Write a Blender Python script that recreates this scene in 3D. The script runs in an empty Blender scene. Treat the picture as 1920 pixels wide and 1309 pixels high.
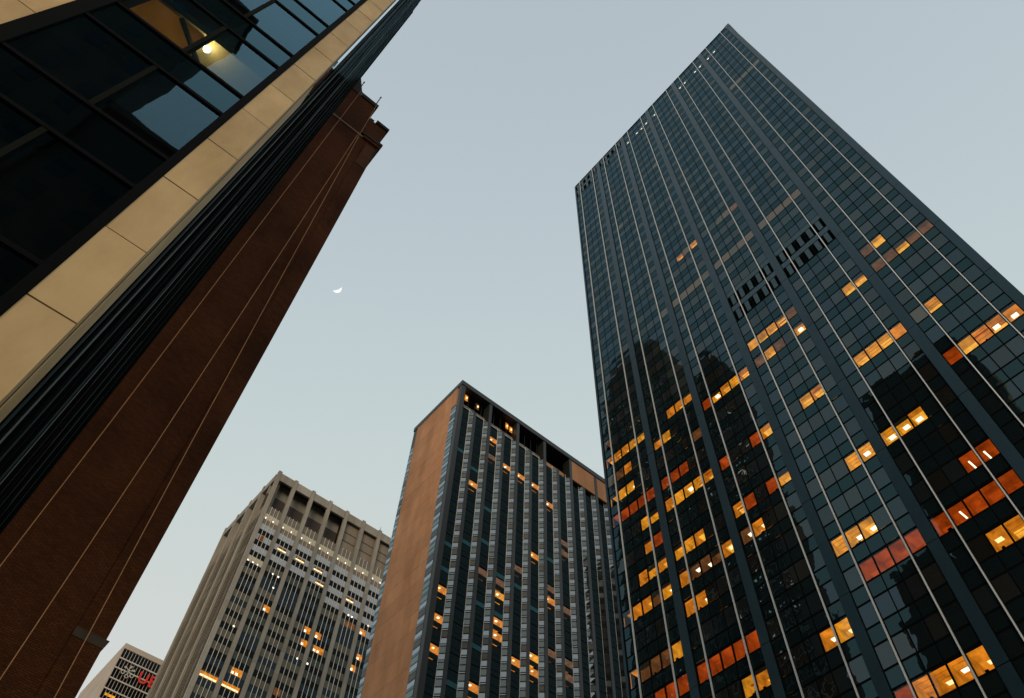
import bpy, math, random
from mathutils import Vector, Matrix
R = random.Random(7)
C = bpy.context.scene.collection
sc = bpy.context.scene
rad = math.radians

# ------------------------------------------------------------------ camera
cam_d = bpy.data.cameras.new('camera'); cam = bpy.data.objects.new('camera', cam_d); C.objects.link(cam)
yaw, pit, rol = rad(37.53), rad(57.875), rad(3.23)
fw = Vector((math.sin(yaw)*math.cos(pit), math.cos(yaw)*math.cos(pit), math.sin(pit)))
rt = Vector((math.cos(yaw), -math.sin(yaw), 0)); up = rt.cross(fw)
rt2 = rt*math.cos(rol)+up*math.sin(rol); up2 = -rt*math.sin(rol)+up*math.cos(rol)
m = Matrix((rt2, up2, -fw)).transposed().to_4x4(); cam.matrix_world = m
cam_d.sensor_width = 36; cam_d.lens = 36*1487.41/1920; cam_d.clip_start = .05; cam_d.clip_end = 20000
sc.camera = cam
GZ = -1.7                                     # the pavement under the camera

# ------------------------------------------------------------------ dusk light
SUN_AZ, SUN_EL = rad(225), rad(6.0)           # compass direction the glow comes from (0 = +Y, 90 = +X)
w = bpy.data.worlds.new('World'); sc.world = w; w.use_nodes = True
nt = w.node_tree; bg = nt.nodes['Background']
sky = nt.nodes.new('ShaderNodeTexSky'); sky.sky_type = 'NISHITA'; sky.sun_disc = False
sky.sun_elevation = SUN_EL; sky.sun_rotation = SUN_AZ; sky.altitude = 50
sky.air_density = 1.0; sky.dust_density = 2.0; sky.ozone_density = 1.0
def mth(op, a, b):                            # thin evening haze evens the sky out: x / (x^n + k^n)^(1/n) on each channel
    q = nt.nodes.new('ShaderNodeMath'); q.operation = op
    for i, v in enumerate((a, b)):
        if isinstance(v, (int, float)): q.inputs[i].default_value = v
        else: nt.links.new(v, q.inputs[i])
    return q.outputs[0]
sep = nt.nodes.new('ShaderNodeSeparateColor'); cmb = nt.nodes.new('ShaderNodeCombineColor'); nt.links.new(sky.outputs[0], sep.inputs[0])
KN, KK = 6, .86
for i in range(3):
    x_ = sep.outputs[i]; nt.links.new(mth('DIVIDE', x_, mth('POWER', mth('ADD', mth('POWER', x_, KN), KK**KN), 1/KN)), cmb.inputs[i])
hs = nt.nodes.new('ShaderNodeHueSaturation'); hs.inputs['Saturation'].default_value = .47
nt.links.new(cmb.outputs[0], hs.inputs['Color']); tn = nt.nodes.new('ShaderNodeMix'); tn.data_type = 'RGBA'; tn.blend_type = 'MULTIPLY'; tn.inputs[0].default_value = 1; tn.inputs[7].default_value = (.99, .99, .958, 1)
nt.links.new(hs.outputs[0], tn.inputs[6]); nt.links.new(tn.outputs[2], bg.inputs['Color'])
bg.inputs['Strength'].default_value = .15
sun_d = bpy.data.lights.new('sun', 'SUN'); sun_d.energy = .45; sun_d.angle = rad(24); sun_d.color = (1, .72, .45)
sun = bpy.data.objects.new('sun', sun_d); C.objects.link(sun)
sdir = Vector((math.sin(SUN_AZ)*math.cos(SUN_EL), math.cos(SUN_AZ)*math.cos(SUN_EL), math.sin(SUN_EL)))
sun.rotation_euler = sdir.to_track_quat('Z', 'Y').to_euler()
vs = sc.view_settings; vs.view_transform = 'Standard'; vs.look = 'None'; vs.gamma = 1; vs.use_curve_mapping = False
vs.exposure = 2.19
EM = .22                                       # lamp levels against that exposure

# ------------------------------------------------------------------ materials
MT = {}
def nmat(name):
    mt = bpy.data.materials.new(name); mt.use_nodes = True; t = mt.node_tree; t.nodes.clear()
    out = t.nodes.new('ShaderNodeOutputMaterial'); MT[name] = mt; return mt, t, out
def lk(t, a, b): t.links.new(a, b)
def noise(t, scale, detail=4, stretch=(1, 1, 1), rough=.55):
    g = t.nodes.new('ShaderNodeNewGeometry'); mp = t.nodes.new('ShaderNodeMapping'); mp.inputs['Scale'].default_value = stretch
    n = t.nodes.new('ShaderNodeTexNoise'); n.inputs['Scale'].default_value = scale; n.inputs['Detail'].default_value = detail; n.inputs['Roughness'].default_value = rough
    lk(t, g.outputs['Position'], mp.inputs[0]); lk(t, mp.outputs[0], n.inputs['Vector']); return n
def ramp(t, fac, stops):
    r = t.nodes.new('ShaderNodeValToRGB'); e = r.color_ramp.elements
    while len(e) < len(stops): e.new(.5)
    for k, (p, c) in zip(e, stops): k.position = p; k.color = (*c, 1)
    lk(t, fac, r.inputs[0]); return r
def mul(c, f): return tuple(min(1, v*f) for v in c)
def solid(name, col, rough=.7, var=.25, scale=.6, stretch=(1, 1, 1), metal=0, bump=0, bscale=20, spec=.4):
    mt, t, out = nmat(name); p = t.nodes.new('ShaderNodeBsdfPrincipled'); lk(t, p.outputs[0], out.inputs[0])
    n = noise(t, scale, 6, stretch); r = ramp(t, n.outputs[0], [(.25, mul(col, 1-var)), (.75, mul(col, 1+var))])
    lk(t, r.outputs[0], p.inputs['Base Color']); p.inputs['Roughness'].default_value = rough; p.inputs['Metallic'].default_value = metal
    p.inputs['Specular IOR Level'].default_value = spec
    if bump:
        n2 = noise(t, bscale, 4); b = t.nodes.new('ShaderNodeBump'); b.inputs['Strength'].default_value = bump; b.inputs['Distance'].default_value = .02
        lk(t, n2.outputs[0], b.inputs['Height']); lk(t, b.outputs[0], p.inputs['Normal'])
    return mt
def glass(name, tint, ior=1.5, base=(.004, .006, .007), clear=False, wave=.0, wscale=.8, gain=1.0, glow=None, add=0.0):
    """tinted facade glass: Fresnel mirror over a dark (or clear) body"""
    mt, t, out = nmat(name)
    gl = t.nodes.new('ShaderNodeBsdfGlossy'); gl.inputs['Color'].default_value = (*tint, 1); gl.inputs['Roughness'].default_value = .012
    fr = t.nodes.new('ShaderNodeFresnel'); fr.inputs['IOR'].default_value = ior
    fac = fr.outputs[0]
    if gain != 1 or add:
        mm = t.nodes.new('ShaderNodeMath'); mm.operation = 'MULTIPLY_ADD'; mm.use_clamp = True; mm.inputs[1].default_value = gain; mm.inputs[2].default_value = add; lk(t, fac, mm.inputs[0]); fac = mm.outputs[0]
    if clear:
        b = t.nodes.new('ShaderNodeBsdfTransparent'); b.inputs['Color'].default_value = (*base, 1)
    else:
        b = t.nodes.new('ShaderNodeBsdfDiffuse'); b.inputs['Color'].default_value = (*base, 1)
    bo = b.outputs[0]
    if glow:
        e = t.nodes.new('ShaderNodeEmission'); e.inputs['Color'].default_value = (*glow, 1); e.inputs['Strength'].default_value = EM
        ad = t.nodes.new('ShaderNodeAddShader'); lk(t, bo, ad.inputs[0]); lk(t, e.outputs[0], ad.inputs[1]); bo = ad.outputs[0]
    if wave:
        n = noise(t, wscale, 2); bp = t.nodes.new('ShaderNodeBump'); bp.inputs['Strength'].default_value = 1; bp.inputs['Distance'].default_value = wave
        lk(t, n.outputs[0], bp.inputs['Height']); lk(t, bp.outputs[0], gl.inputs['Normal'])
    mx = t.nodes.new('ShaderNodeMixShader'); lk(t, fac, mx.inputs[0]); lk(t, bo, mx.inputs[1]); lk(t, gl.outputs[0], mx.inputs[2]); lk(t, mx.outputs[0], out.inputs[0])
    return mt
def emit(name, col, st=1.0, var=.5, scale=1.2):
    mt, t, out = nmat(name); e = t.nodes.new('ShaderNodeEmission'); lk(t, e.outputs[0], out.inputs[0])
    n = noise(t, scale, 3); r = ramp(t, n.outputs[0], [(.3, tuple(v*(1-var) for v in col)), (.7, tuple(v*(1+var*.6) for v in col))])
    lk(t, r.outputs[0], e.inputs[0]); e.inputs[1].default_value = st*EM; return mt

# ------------------------------------------------------------------ mesh helpers
class MB:
    def __init__(s): s.v = []; s.f = []; s.mi = []
    def quad(s, a, b, c, d, mi=0):
        n = len(s.v); s.v += [tuple(a), tuple(b), tuple(c), tuple(d)]; s.f.append((n, n+1, n+2, n+3)); s.mi.append(mi)
    def box(s, x0, x1, y0, y1, z0, z1, mi=0):
        n = len(s.v); s.v += [(x, y, z) for z in (z0, z1) for y in (y0, y1) for x in (x0, x1)]
        for f in ((0, 2, 3, 1), (4, 5, 7, 6), (0, 1, 5, 4), (2, 6, 7, 3), (0, 4, 6, 2), (1, 3, 7, 5)): s.f.append(tuple(n+i for i in f)); s.mi.append(mi)
    def prism(s, poly, z0, z1, mi=0):           # plan polygon, counter-clockwise
        n = len(s.v); k = len(poly); s.v += [(x, y, z0) for x, y in poly]+[(x, y, z1) for x, y in poly]
        s.f += [tuple(n+i for i in range(k))[::-1], tuple(n+k+i for i in range(k))]; s.mi += [mi, mi]
        for i in range(k): j = (i+1) % k; s.f.append((n+i, n+j, n+k+j, n+k+i)); s.mi.append(mi)
    def tube(s, pts, r, seg=6, mi=0):
        n = len(s.v); P = [Vector(p) for p in pts]
        for i, p in enumerate(P):
            d = (P[min(i+1, len(P)-1)]-P[max(i-1, 0)]).normalized(); a = d.orthogonal().normalized(); b = d.cross(a)
            s.v += [tuple(p+a*r*math.cos(2*math.pi*k/seg)+b*r*math.sin(2*math.pi*k/seg)) for k in range(seg)]
        for i in range(len(P)-1):
            for k in range(seg): a = n+i*seg+k; b = n+i*seg+(k+1) % seg; s.f.append((a, b, b+seg, a+seg)); s.mi.append(mi)
        s.f += [tuple(n+k for k in range(seg))[::-1], tuple(n+(len(P)-1)*seg+k for k in range(seg))]; s.mi += [mi, mi]
    def mesh(s, name, mats, smooth=False):
        me = bpy.data.meshes.new(name); me.from_pydata(s.v, [], s.f)
        for q in (mats if isinstance(mats, (list, tuple)) else [mats]): me.materials.append(MT[q] if isinstance(q, str) else q)
        me.polygons.foreach_set('material_index', s.mi)
        if smooth: me.polygons.foreach_set('use_smooth', [True]*len(s.f))
        me.update(); return me
    def build(s, name, mats, parent=None, smooth=False, stuff=False):
        return put(name, s.mesh(name, mats, smooth), parent, stuff=stuff)
def put(name, me, parent=None, loc=(0, 0, 0), stuff=False, rot=None):
    o = bpy.data.objects.new(name, me); C.objects.link(o); o.parent = parent; o.location = loc
    if rot: o.rotation_euler = rot
    if stuff: o['kind'] = 'stuff'
    return o
def thing(name, label, cat, group=None):
    o = bpy.data.objects.new(name, None); C.objects.link(o); o.empty_display_size = 1; o['label'] = label; o['category'] = cat
    if group: o['group'] = group
    return o
def tag(o, label, cat, group=None):
    o['label'] = label; o['category'] = cat
    if group: o['group'] = group
    return o
def boxmesh(name, sx, sy, sz, mat, bev=0):
    b = MB()
    if not bev: b.box(-sx/2, sx/2, -sy/2, sy/2, -sz/2, sz/2)
    else:                                        # a slab whose -X/-Y edges are chamfered all round
        b.box(-sx/2, sx/2, -sy/2, sy/2, -sz/2, sz/2)
    return b.mesh(name, mat)
def pillow(name, wy, wz, amp, mat, n=4, axis='x', skew=0.0):
    """a pane bulging a few millimetres, as large toughened panes do; front towards -X (or -Y)"""
    b = MB()
    for j in range(n+1):
        for i in range(n+1):
            u, v = 2*i/n-1, 2*j/n-1; d = -amp*(1-u*u)*(1-v*v)-skew*u*v
            b.v.append((d, u*wy/2, v*wz/2) if axis == 'x' else (u*wy/2, d, v*wz/2))
    for j in range(n):
        for i in range(n):
            a = j*(n+1)+i; q = (a, a+n+1, a+n+2, a+1)
            b.f.append(q if axis == 'x' else q[::-1]); b.mi.append(0)
    return b.mesh(name, mat, smooth=True)

# ------------------------------------------------------------------ the materials used
solid('asphalt', (.05, .05, .052), .9, .2, 3); solid('paving', (.3, .29, .27), .85, .15, 2); solid('paint', (.75, .74, .7), .7, .1)
solid('kerbstone', (.35, .34, .33), .8, .15, 2)
# black tower
TG = ['tower_glass_%d' % i for i in range(6)]
for n_, tint, base in zip(TG, [(.46, .68, .78), (.53, .73, .82), (.42, .65, .76), (.57, .74, .80), (.50, .68, .74), (.44, .66, .80)],
                          [(.006, .010, .012), (.010, .014, .016), (.005, .009, .012), (.013, .015, .015), (.010, .010, .009), (.006, .010, .012)]):
    glass(n_, tint, 1.62, base, wave=.005, wscale=.7, gain=.42, add=.058)
TS = ['tower_spandrel_%d' % i for i in range(3)]
for n_, tint in zip(TS, [(.26, .51, .59), (.30, .53, .60), (.24, .48, .56)]): glass(n_, tint, 1.55, (.005, .010, .012), wave=.005, wscale=.7, gain=.42, add=.058)
glass('clear_tower_glass', (.5, .7, .8), 1.5, (.85, .82, .75), clear=True, wave=.004, wscale=.7)
solid('tower_metal', (.026, .052, .066), .42, .12, .3, metal=.92, spec=.3); solid('tower_frame', (.002, .003, .004), .9, .1, spec=.03)
solid('fin_metal', (.56, .62, .65), .4, .08, .2, metal=.3); solid('void_black', (.0015, .002, .0025), 1, .1, spec=0)
solid('louvre_panel', (.040, .075, .090), .45, .1, metal=.9)
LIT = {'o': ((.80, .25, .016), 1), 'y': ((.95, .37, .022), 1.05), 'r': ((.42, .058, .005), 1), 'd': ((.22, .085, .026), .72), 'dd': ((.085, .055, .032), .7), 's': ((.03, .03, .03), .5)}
for k_, (c_, s_) in LIT.items(): emit('room_'+k_, c_, s_); emit('room_wall_'+k_, tuple(v*.72 for v in c_), s_)  # room surfaces emit: lamplight is put into their colour, walls dimmer
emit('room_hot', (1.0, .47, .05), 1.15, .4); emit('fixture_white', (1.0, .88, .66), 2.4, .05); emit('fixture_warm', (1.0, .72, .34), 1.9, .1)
# tan slab
solid('tan_stone', (.47, .245, .12), .85, .10, .35, (1, 1, .25), bump=.2, bscale=6); solid('slab_metal', (.014, .018, .019), .5, .15, .5)
glass('slab_dark_glass', (.35, .55, .6), 1.45, (.0025, .004, .004), wave=.006, wscale=.6, gain=.4); glass('slab_teal_glass', (.3, .7, .8), 1.45, (.012, .045, .055), wave=.006, wscale=.6)
glass('slab_bright_glass', (.80, .92, 1.0), 2.4, (.025, .03, .034), wave=.004, wscale=.6, gain=1.6); solid('slab_grey_panel', (.075, .092, .095), .55, .15, .4)
glass('slab_grey_glass', (.55, .68, .68), 2.0, (.045, .055, .055), wave=.004, wscale=.6, gain=1.5)
solid('bright_trim', (.62, .62, .6), .4, .1, metal=.2); glass('clear_glass', (.6, .75, .8), 1.45, (.85, .85, .8), clear=True)
# grey colonnade tower
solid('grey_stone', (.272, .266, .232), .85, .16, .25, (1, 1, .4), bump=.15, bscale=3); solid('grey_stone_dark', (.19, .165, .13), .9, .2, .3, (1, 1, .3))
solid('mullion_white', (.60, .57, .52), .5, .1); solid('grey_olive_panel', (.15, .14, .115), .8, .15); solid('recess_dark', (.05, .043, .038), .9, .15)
glass('grey_painted_sky_glass', (.9, .95, 1), 1.9, (.25, .275, .29), gain=1.5); glass('grey_olive_glass', (.5, .6, .55), 1.45, (.11, .11, .09), gain=.5); glass('grey_cream_glass', (.7, .75, .75), 1.5, (.26, .25, .2), glow=(.14, .115, .07))
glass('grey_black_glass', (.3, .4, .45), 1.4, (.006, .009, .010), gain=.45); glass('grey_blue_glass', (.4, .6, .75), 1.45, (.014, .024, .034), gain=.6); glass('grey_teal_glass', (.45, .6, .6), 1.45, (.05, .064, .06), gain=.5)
# bank
solid('bank_stone', (.40, .36, .31), .85, .12, .2); solid('bank_trim', (.52, .51, .48), .6, .1); glass('bank_glass', (.2, .25, .28), 1.4, (.006, .007, .008))
solid('sign_red', (.62, .035, .018), .5, .1); solid('sign_silver', (.55, .55, .53), .4, .1)
# near glass front
mt = solid('tan_panel', (.57, .42, .21), .62, .10, .9, bump=.08, bscale=9)
def weather(mt, lo, scale, stretch, rnd=.12):
    t = mt.node_tree; p = next(n for n in t.nodes if n.type == 'BSDF_PRINCIPLED'); src = p.inputs['Base Color'].links[0].from_socket
    n = noise(t, scale, 7, stretch, .65); r = ramp(t, n.outputs[0], [(.34, lo), (.6, (1, 1, 1))]); oi = t.nodes.new('ShaderNodeObjectInfo'); mr = t.nodes.new('ShaderNodeMapRange'); mr.inputs[3].default_value = 1-rnd; mr.inputs[4].default_value = 1+rnd*.5
    lk(t, oi.outputs['Random'], mr.inputs[0]); m1 = t.nodes.new('ShaderNodeMix'); m1.data_type = 'RGBA'; m1.blend_type = 'MULTIPLY'; m1.inputs[0].default_value = 1; lk(t, src, m1.inputs[6]); lk(t, r.outputs[0], m1.inputs[7])
    m2 = t.nodes.new('ShaderNodeVectorMath'); m2.operation = 'SCALE'; lk(t, m1.outputs[2], m2.inputs[0]); lk(t, mr.outputs[0], m2.inputs['Scale']); lk(t, m2.outputs[0], p.inputs['Base Color'])
weather(mt, (.74, .70, .62), .8, (1, 1, .35)); weather(MT['tan_stone'], (.76, .72, .66), .22, (1, 1, .35), .13); weather(MT['grey_stone'], (.72, .70, .68), .12, (1, 1, .25), .14); solid('near_frame', (.0022, .003, .0033), .8, .1, spec=.05)
glass('near_glass', (.42, .76, .97), 1.75, (.62, .68, .66), clear=True, wave=.004, wscale=.5); glass('near_spandrel', (.36, .70, .86), 1.7, (.001, .0016, .0016), wave=.004, wscale=.5)
glass('side_glass', (.30, .5, .55), 1.4, (.003, .005, .006), wave=.012, wscale=.9, gain=.12); glass('return_glass', (.9, .97, 1), 2.2, (.05, .06, .06), wave=.003, wscale=.5, gain=2)
solid('dark_interior', (.22, .215, .18), .9, .3, .8); solid('ceiling_tile', (.40, .30, .16), .9, .15, 1.2); solid('fin_faint', (.16, .19, .19), .6, .1, spec=.2); solid('fin_dark', (.035, .048, .05), .6, .1, spec=.1)
solid('steel_beam', (.008, .010, .008), .9, .1, spec=.04)
# brick
def brickmat(name, cols, scale):
    mt, t, out = nmat(name); p = t.nodes.new('ShaderNodeBsdfPrincipled'); lk(t, p.outputs[0], out.inputs[0]); p.inputs['Roughness'].default_value = .92; p.inputs['Specular IOR Level'].default_value = .15
    g = t.nodes.new('ShaderNodeNewGeometry'); sp = t.nodes.new('ShaderNodeSeparateXYZ'); cb = t.nodes.new('ShaderNodeCombineXYZ'); ad = t.nodes.new('ShaderNodeMath')
    lk(t, g.outputs['Position'], sp.inputs[0]); lk(t, sp.outputs[0], ad.inputs[0]); lk(t, sp.outputs[1], ad.inputs[1]); lk(t, ad.outputs[0], cb.inputs[0]); lk(t, sp.outputs[2], cb.inputs[1])
    b = t.nodes.new('ShaderNodeTexBrick'); b.inputs['Scale'].default_value = scale; b.inputs['Mortar Size'].default_value = .012; b.inputs['Bias'].default_value = -.1
    b.inputs['Brick Width'].default_value = .24; b.inputs['Row Height'].default_value = .08
    b.inputs['Color1'].default_value = (*cols[0], 1); b.inputs['Color2'].default_value = (*cols[1], 1); b.inputs['Mortar'].default_value = (*cols[2], 1); lk(t, cb.outputs[0], b.inputs['Vector'])
    n = noise(t, .22, 6, (1, 1, .6)); r = ramp(t, n.outputs[0], [(.3, (.5, .5, .5)), (.7, (1.5, 1.4, 1.3))])
    mx = t.nodes.new('ShaderNodeMix'); mx.data_type = 'RGBA'; mx.blend_type = 'MULTIPLY'; mx.inputs[0].default_value = 1; lk(t, b.outputs[0], mx.inputs[6]); lk(t, r.outputs[0], mx.inputs[7]); lk(t, mx.outputs[2], p.inputs['Base Color'])
    n2 = noise(t, 1.7, 5); ad2 = t.nodes.new('ShaderNodeMath'); lk(t, b.outputs[1], ad2.inputs[0]); ad2.operation = 'MULTIPLY_ADD'; ad2.inputs[1].default_value = -1; lk(t, n2.outputs[0], ad2.inputs[2])
    bp = t.nodes.new('ShaderNodeBump'); bp.inputs['Strength'].default_value = 1; bp.inputs['Distance'].default_value = .12; lk(t, ad2.outputs[0], bp.inputs['Height']); lk(t, bp.outputs[0], p.inputs['Normal'])
brickmat('brick_brown', [(.150, .048, .014), (.098, .032, .010), (.068, .026, .010)], 1.0)
brickmat('brick_orange', [(.20, .082, .038), (.16, .066, .032), (.09, .05, .03)], 1.0)
solid('ledge_stone', (.11, .078, .047), .85, .2, 1.5); solid('stone_band', (.34, .22, .13), .85, .2, 1.5); solid('brick_cap', (.035, .024, .018), .9, .2)
solid('cable_orange', (.92, .43, .18), .5, .15, 2); solid('iron_black', (.02, .02, .022), .6, .1)
# mirrored neighbours
solid('dark_stone', (.055, .045, .04), .9, .3, .15); solid('pale_frame', (.75, .70, .62), .7, .2); solid('roof_copper', (.05, .07, .06), .7, .2); glass('neighbour_glass', (.3, .4, .45), 1.45, (.006, .008, .009))
solid('back_stone', (.08, .08, .068), .9, .3, .2)
emit('moon_light', (.95, .96, .95), 1.1, 0, .03)

# ------------------------------------------------------------------ ground
b = MB(); b.quad((-4000, -4000, GZ-.16), (4000, -4000, GZ-.16), (4000, 4000, GZ-.16), (-4000, 4000, GZ-.16)); b.build('ground', 'asphalt')['kind'] = 'structure'
b = MB(); b.quad((9, -600, GZ-.15), (34, -600, GZ-.15), (34, 900, GZ-.15), (9, 900, GZ-.15)); b.build('road', 'asphalt')['kind'] = 'structure'
b = MB()
for k in range(-60, 90): b.box(21.4, 21.6, k*10, k*10+4, GZ-.149, GZ-.145)
o = b.build('lane_markings', 'paint'); o['kind'] = 'structure'
for n_, x0, x1, kx in (('pavement', -40, 8.7, 8.7), ('pavement', 34.3, 120, 34)):
    b = MB(); b.box(x0, x1, -300, 500, GZ-.3, GZ); p = b.build(n_, 'paving'); p['kind'] = 'structure'
    b = MB(); b.box(kx, kx+.3, -300, 500, GZ-.3, GZ+.005); b.build('kerb', 'kerbstone', p)

# ================================================================== 1 black glass tower
D = 49.4; Y0 = -1.62; PER = 7.7084; P = 1.346; Z0 = 38.49; FH = 3.4076; VH = 1.95; NTOP = 40; NBOT = -11
TW = thing('glass_skyscraper', 'tall black glass tower with pale vertical fins and rows of orange lit windows', 'skyscraper')
lit = {}
for tk in ('00+5of 00+10d 00+31dd 01+5of 01+10d 01+31dd 02+5o 02+10y 02+31dd 03+5y 03+7y 03+10d 03+11y 03+31dd 03+38s 04+5r 04+7dd 04+10d 04+11d 04+31dd 04+38s 10+1r 10+2rf 10+7o 10+10o 10+17dd 10+38s 11+0o 11+1r 11+2rf 11+7y 11+10y 11+17dd 11+38s 12+0of 12+1r 12+4of 12+7y 12+17dd 13+1rf 13+4yf 13+7y 13+17dd 13+38s 14+1r 14+4yf 14+17dd 14+38s 20-2of 20+1r 20+4yf 20+10yf 20+11d 20+17dd 20+20d 21-2of 21+1r 21+4y 21+7o 21+11o 21+17dd 21+20dd 22-2of 22+1r 22+2yf 22+7y 22+10d 22+11y 22+17dd 22+20dd 23-2o 23+1r 23+2yf 23+10y 23+11y 23+17dd 24-2r 24+2y 24+10d 24+11y 24+17dd 24+38s 30+0yf 30+5y 30+7o 30+10o 30+17dd 30+20o 30+38s 31+0of 31+5r 31+7r 31+10y 31+17dd 31+20dd 31+31dd 31+38s 32+10o 32+17dd 32+20o 32+38s 33+4of 33+5r 33+10yf 33+17dd 34+4df 34+5o 34+7r 34+10r 34+17dd 34+38s 40+0of 40+1rf 40+4of 40+7o 40+9d 40+11o 40+17dd 41+0y 41+1r 41+4d 41+7y 41+11o 42+1r 42+4df 42+5o 42+7yf 42+8r 42+11o 43+1r 43+3of 43+4df 43+5y 43+7y 43+8r 43+10y 43+28dd 44+1r 44+3o 44+4o 44+5y 44+7o 44+8r 44+10o 50+1r 50+2yf 50+4yf 50+5o 50+6r 50+7y 50+8r 50+11y 51+1r 51+2d 51+4d 51+5y 51+6o 51+7y 51+8r 51+11y 52+1r 52+2d 52+4o 52+5o 52+8r 52+9yf 52+10o 52+11o 53+2df 53+4o 53+8r 53+9y 53+10d 53+11o 54+2o 54+4o 54+8r 54+9y 54+10dd 54+11o 54+12d').split():
    i, k = int(tk[0]), int(tk[1]); j = 3
    while tk[j].isdigit(): j += 1
    s = tk[j:]; lit[(i, k, int(tk[2:j]))] = (s.rstrip('f') if s != 'f' else s, s.endswith('f'))
ZB, ZT = Z0+NBOT*FH, Z0+NTOP*FH
YR, YL = -2.43, 43.98
def bay_y(i): return Y0+PER*i
pane_v = [pillow('vision_pane', P-.10, VH-.19, a, TG[q % 6], 4, 'x', s_) for q, (a, s_) in enumerate([(.004, 0), (-.003, .001), (.006, -.001), (.002, .002), (-.004, 0), (.005, .001), (.003, -.002), (-.002, 0), (.007, 0), (.001, .001), (.004, -.001), (-.005, .001)])]
pane_s = [pillow('spandrel_pane', P-.10, FH-VH-.19, a, TS[q % 3]) for q, a in enumerate([.003, -.002, .004, .001, -.003, .002])]
pane_c = [pillow('clear_pane', P-.10, VH-.19, a, 'clear_tower_glass') for a in (.004, -.003, .005)]
louv = {(i, k, n) for i in (1, 2) for k in range(5) for n in (13, 14)}
louv |= {(i, k, n) for i in (4, 5) for k in range(5) for n in (38, 39)} - {(4, 0, 38), (4, 1, 38), (4, 2, 38), (4, 4, 38), (5, 0, 38)}
vis, spa = [], []
for i in range(6):
    for k in range(5):
        for n in range(NBOT, NTOP):
            yc = bay_y(i)+P*(k+.5); zv = Z0+n*FH+VH/2; zs = Z0+n*FH+VH+(FH-VH)/2
            def area(z, h):
                q = Vector((D, yc, z)); c_ = m.inverted() @ q
                if c_.z > 0: return 0
                u, v = c_.x/-c_.z*1487+960, 654-c_.y/-c_.z*1487
                if not (-20 < u < 1940 and -20 < v < 1330): return 0
                return h*D/q.length**3
            vis.append((area(zv, VH), i, k, n, yc, zv)); spa.append((area(zs, FH-VH), i, k, n, yc, zs))
def fill(rows, meshes, name, restname, skip, mats, clear=None):
    rows = sorted(rows, key=lambda t: -t[0]); rest = MB(); cnt = 0
    for a, i, k, n, yc, zc in rows:
        if (i, k, n) in skip: continue
        if clear and (i, k, n) in lit and lit[(i, k, n)][0] != 'dd': continue
        q = R.randrange(len(meshes)); ry, rz = R.gauss(0, .0016), R.gauss(0, .0016)
        if a > 0 and cnt < 300:
            cnt += 1; put(name, meshes[q], TW, (D, yc, zc), rot=(0, ry, rz))
        else:
            me = meshes[q]; n0 = len(rest.v); mt = Matrix.Translation((D, yc, zc)) @ Matrix.Rotation(rz, 4, 'Z') @ Matrix.Rotation(ry, 4, 'Y')
            if a > 0: idx = me
            rest.v += [tuple(mt @ v.co) for v in me.vertices]
            for p_ in me.polygons: rest.f.append(tuple(n0+v for v in p_.vertices)); rest.mi.append(q % len(mats))
    rest.build(restname, mats, TW, smooth=True, stuff=True)
fill(vis, pane_v, 'window', 'small_windows', louv, TG, True)
fill(spa, pane_s, 'spandrel_panel', 'small_spandrel_panels', louv, TS)
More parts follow.
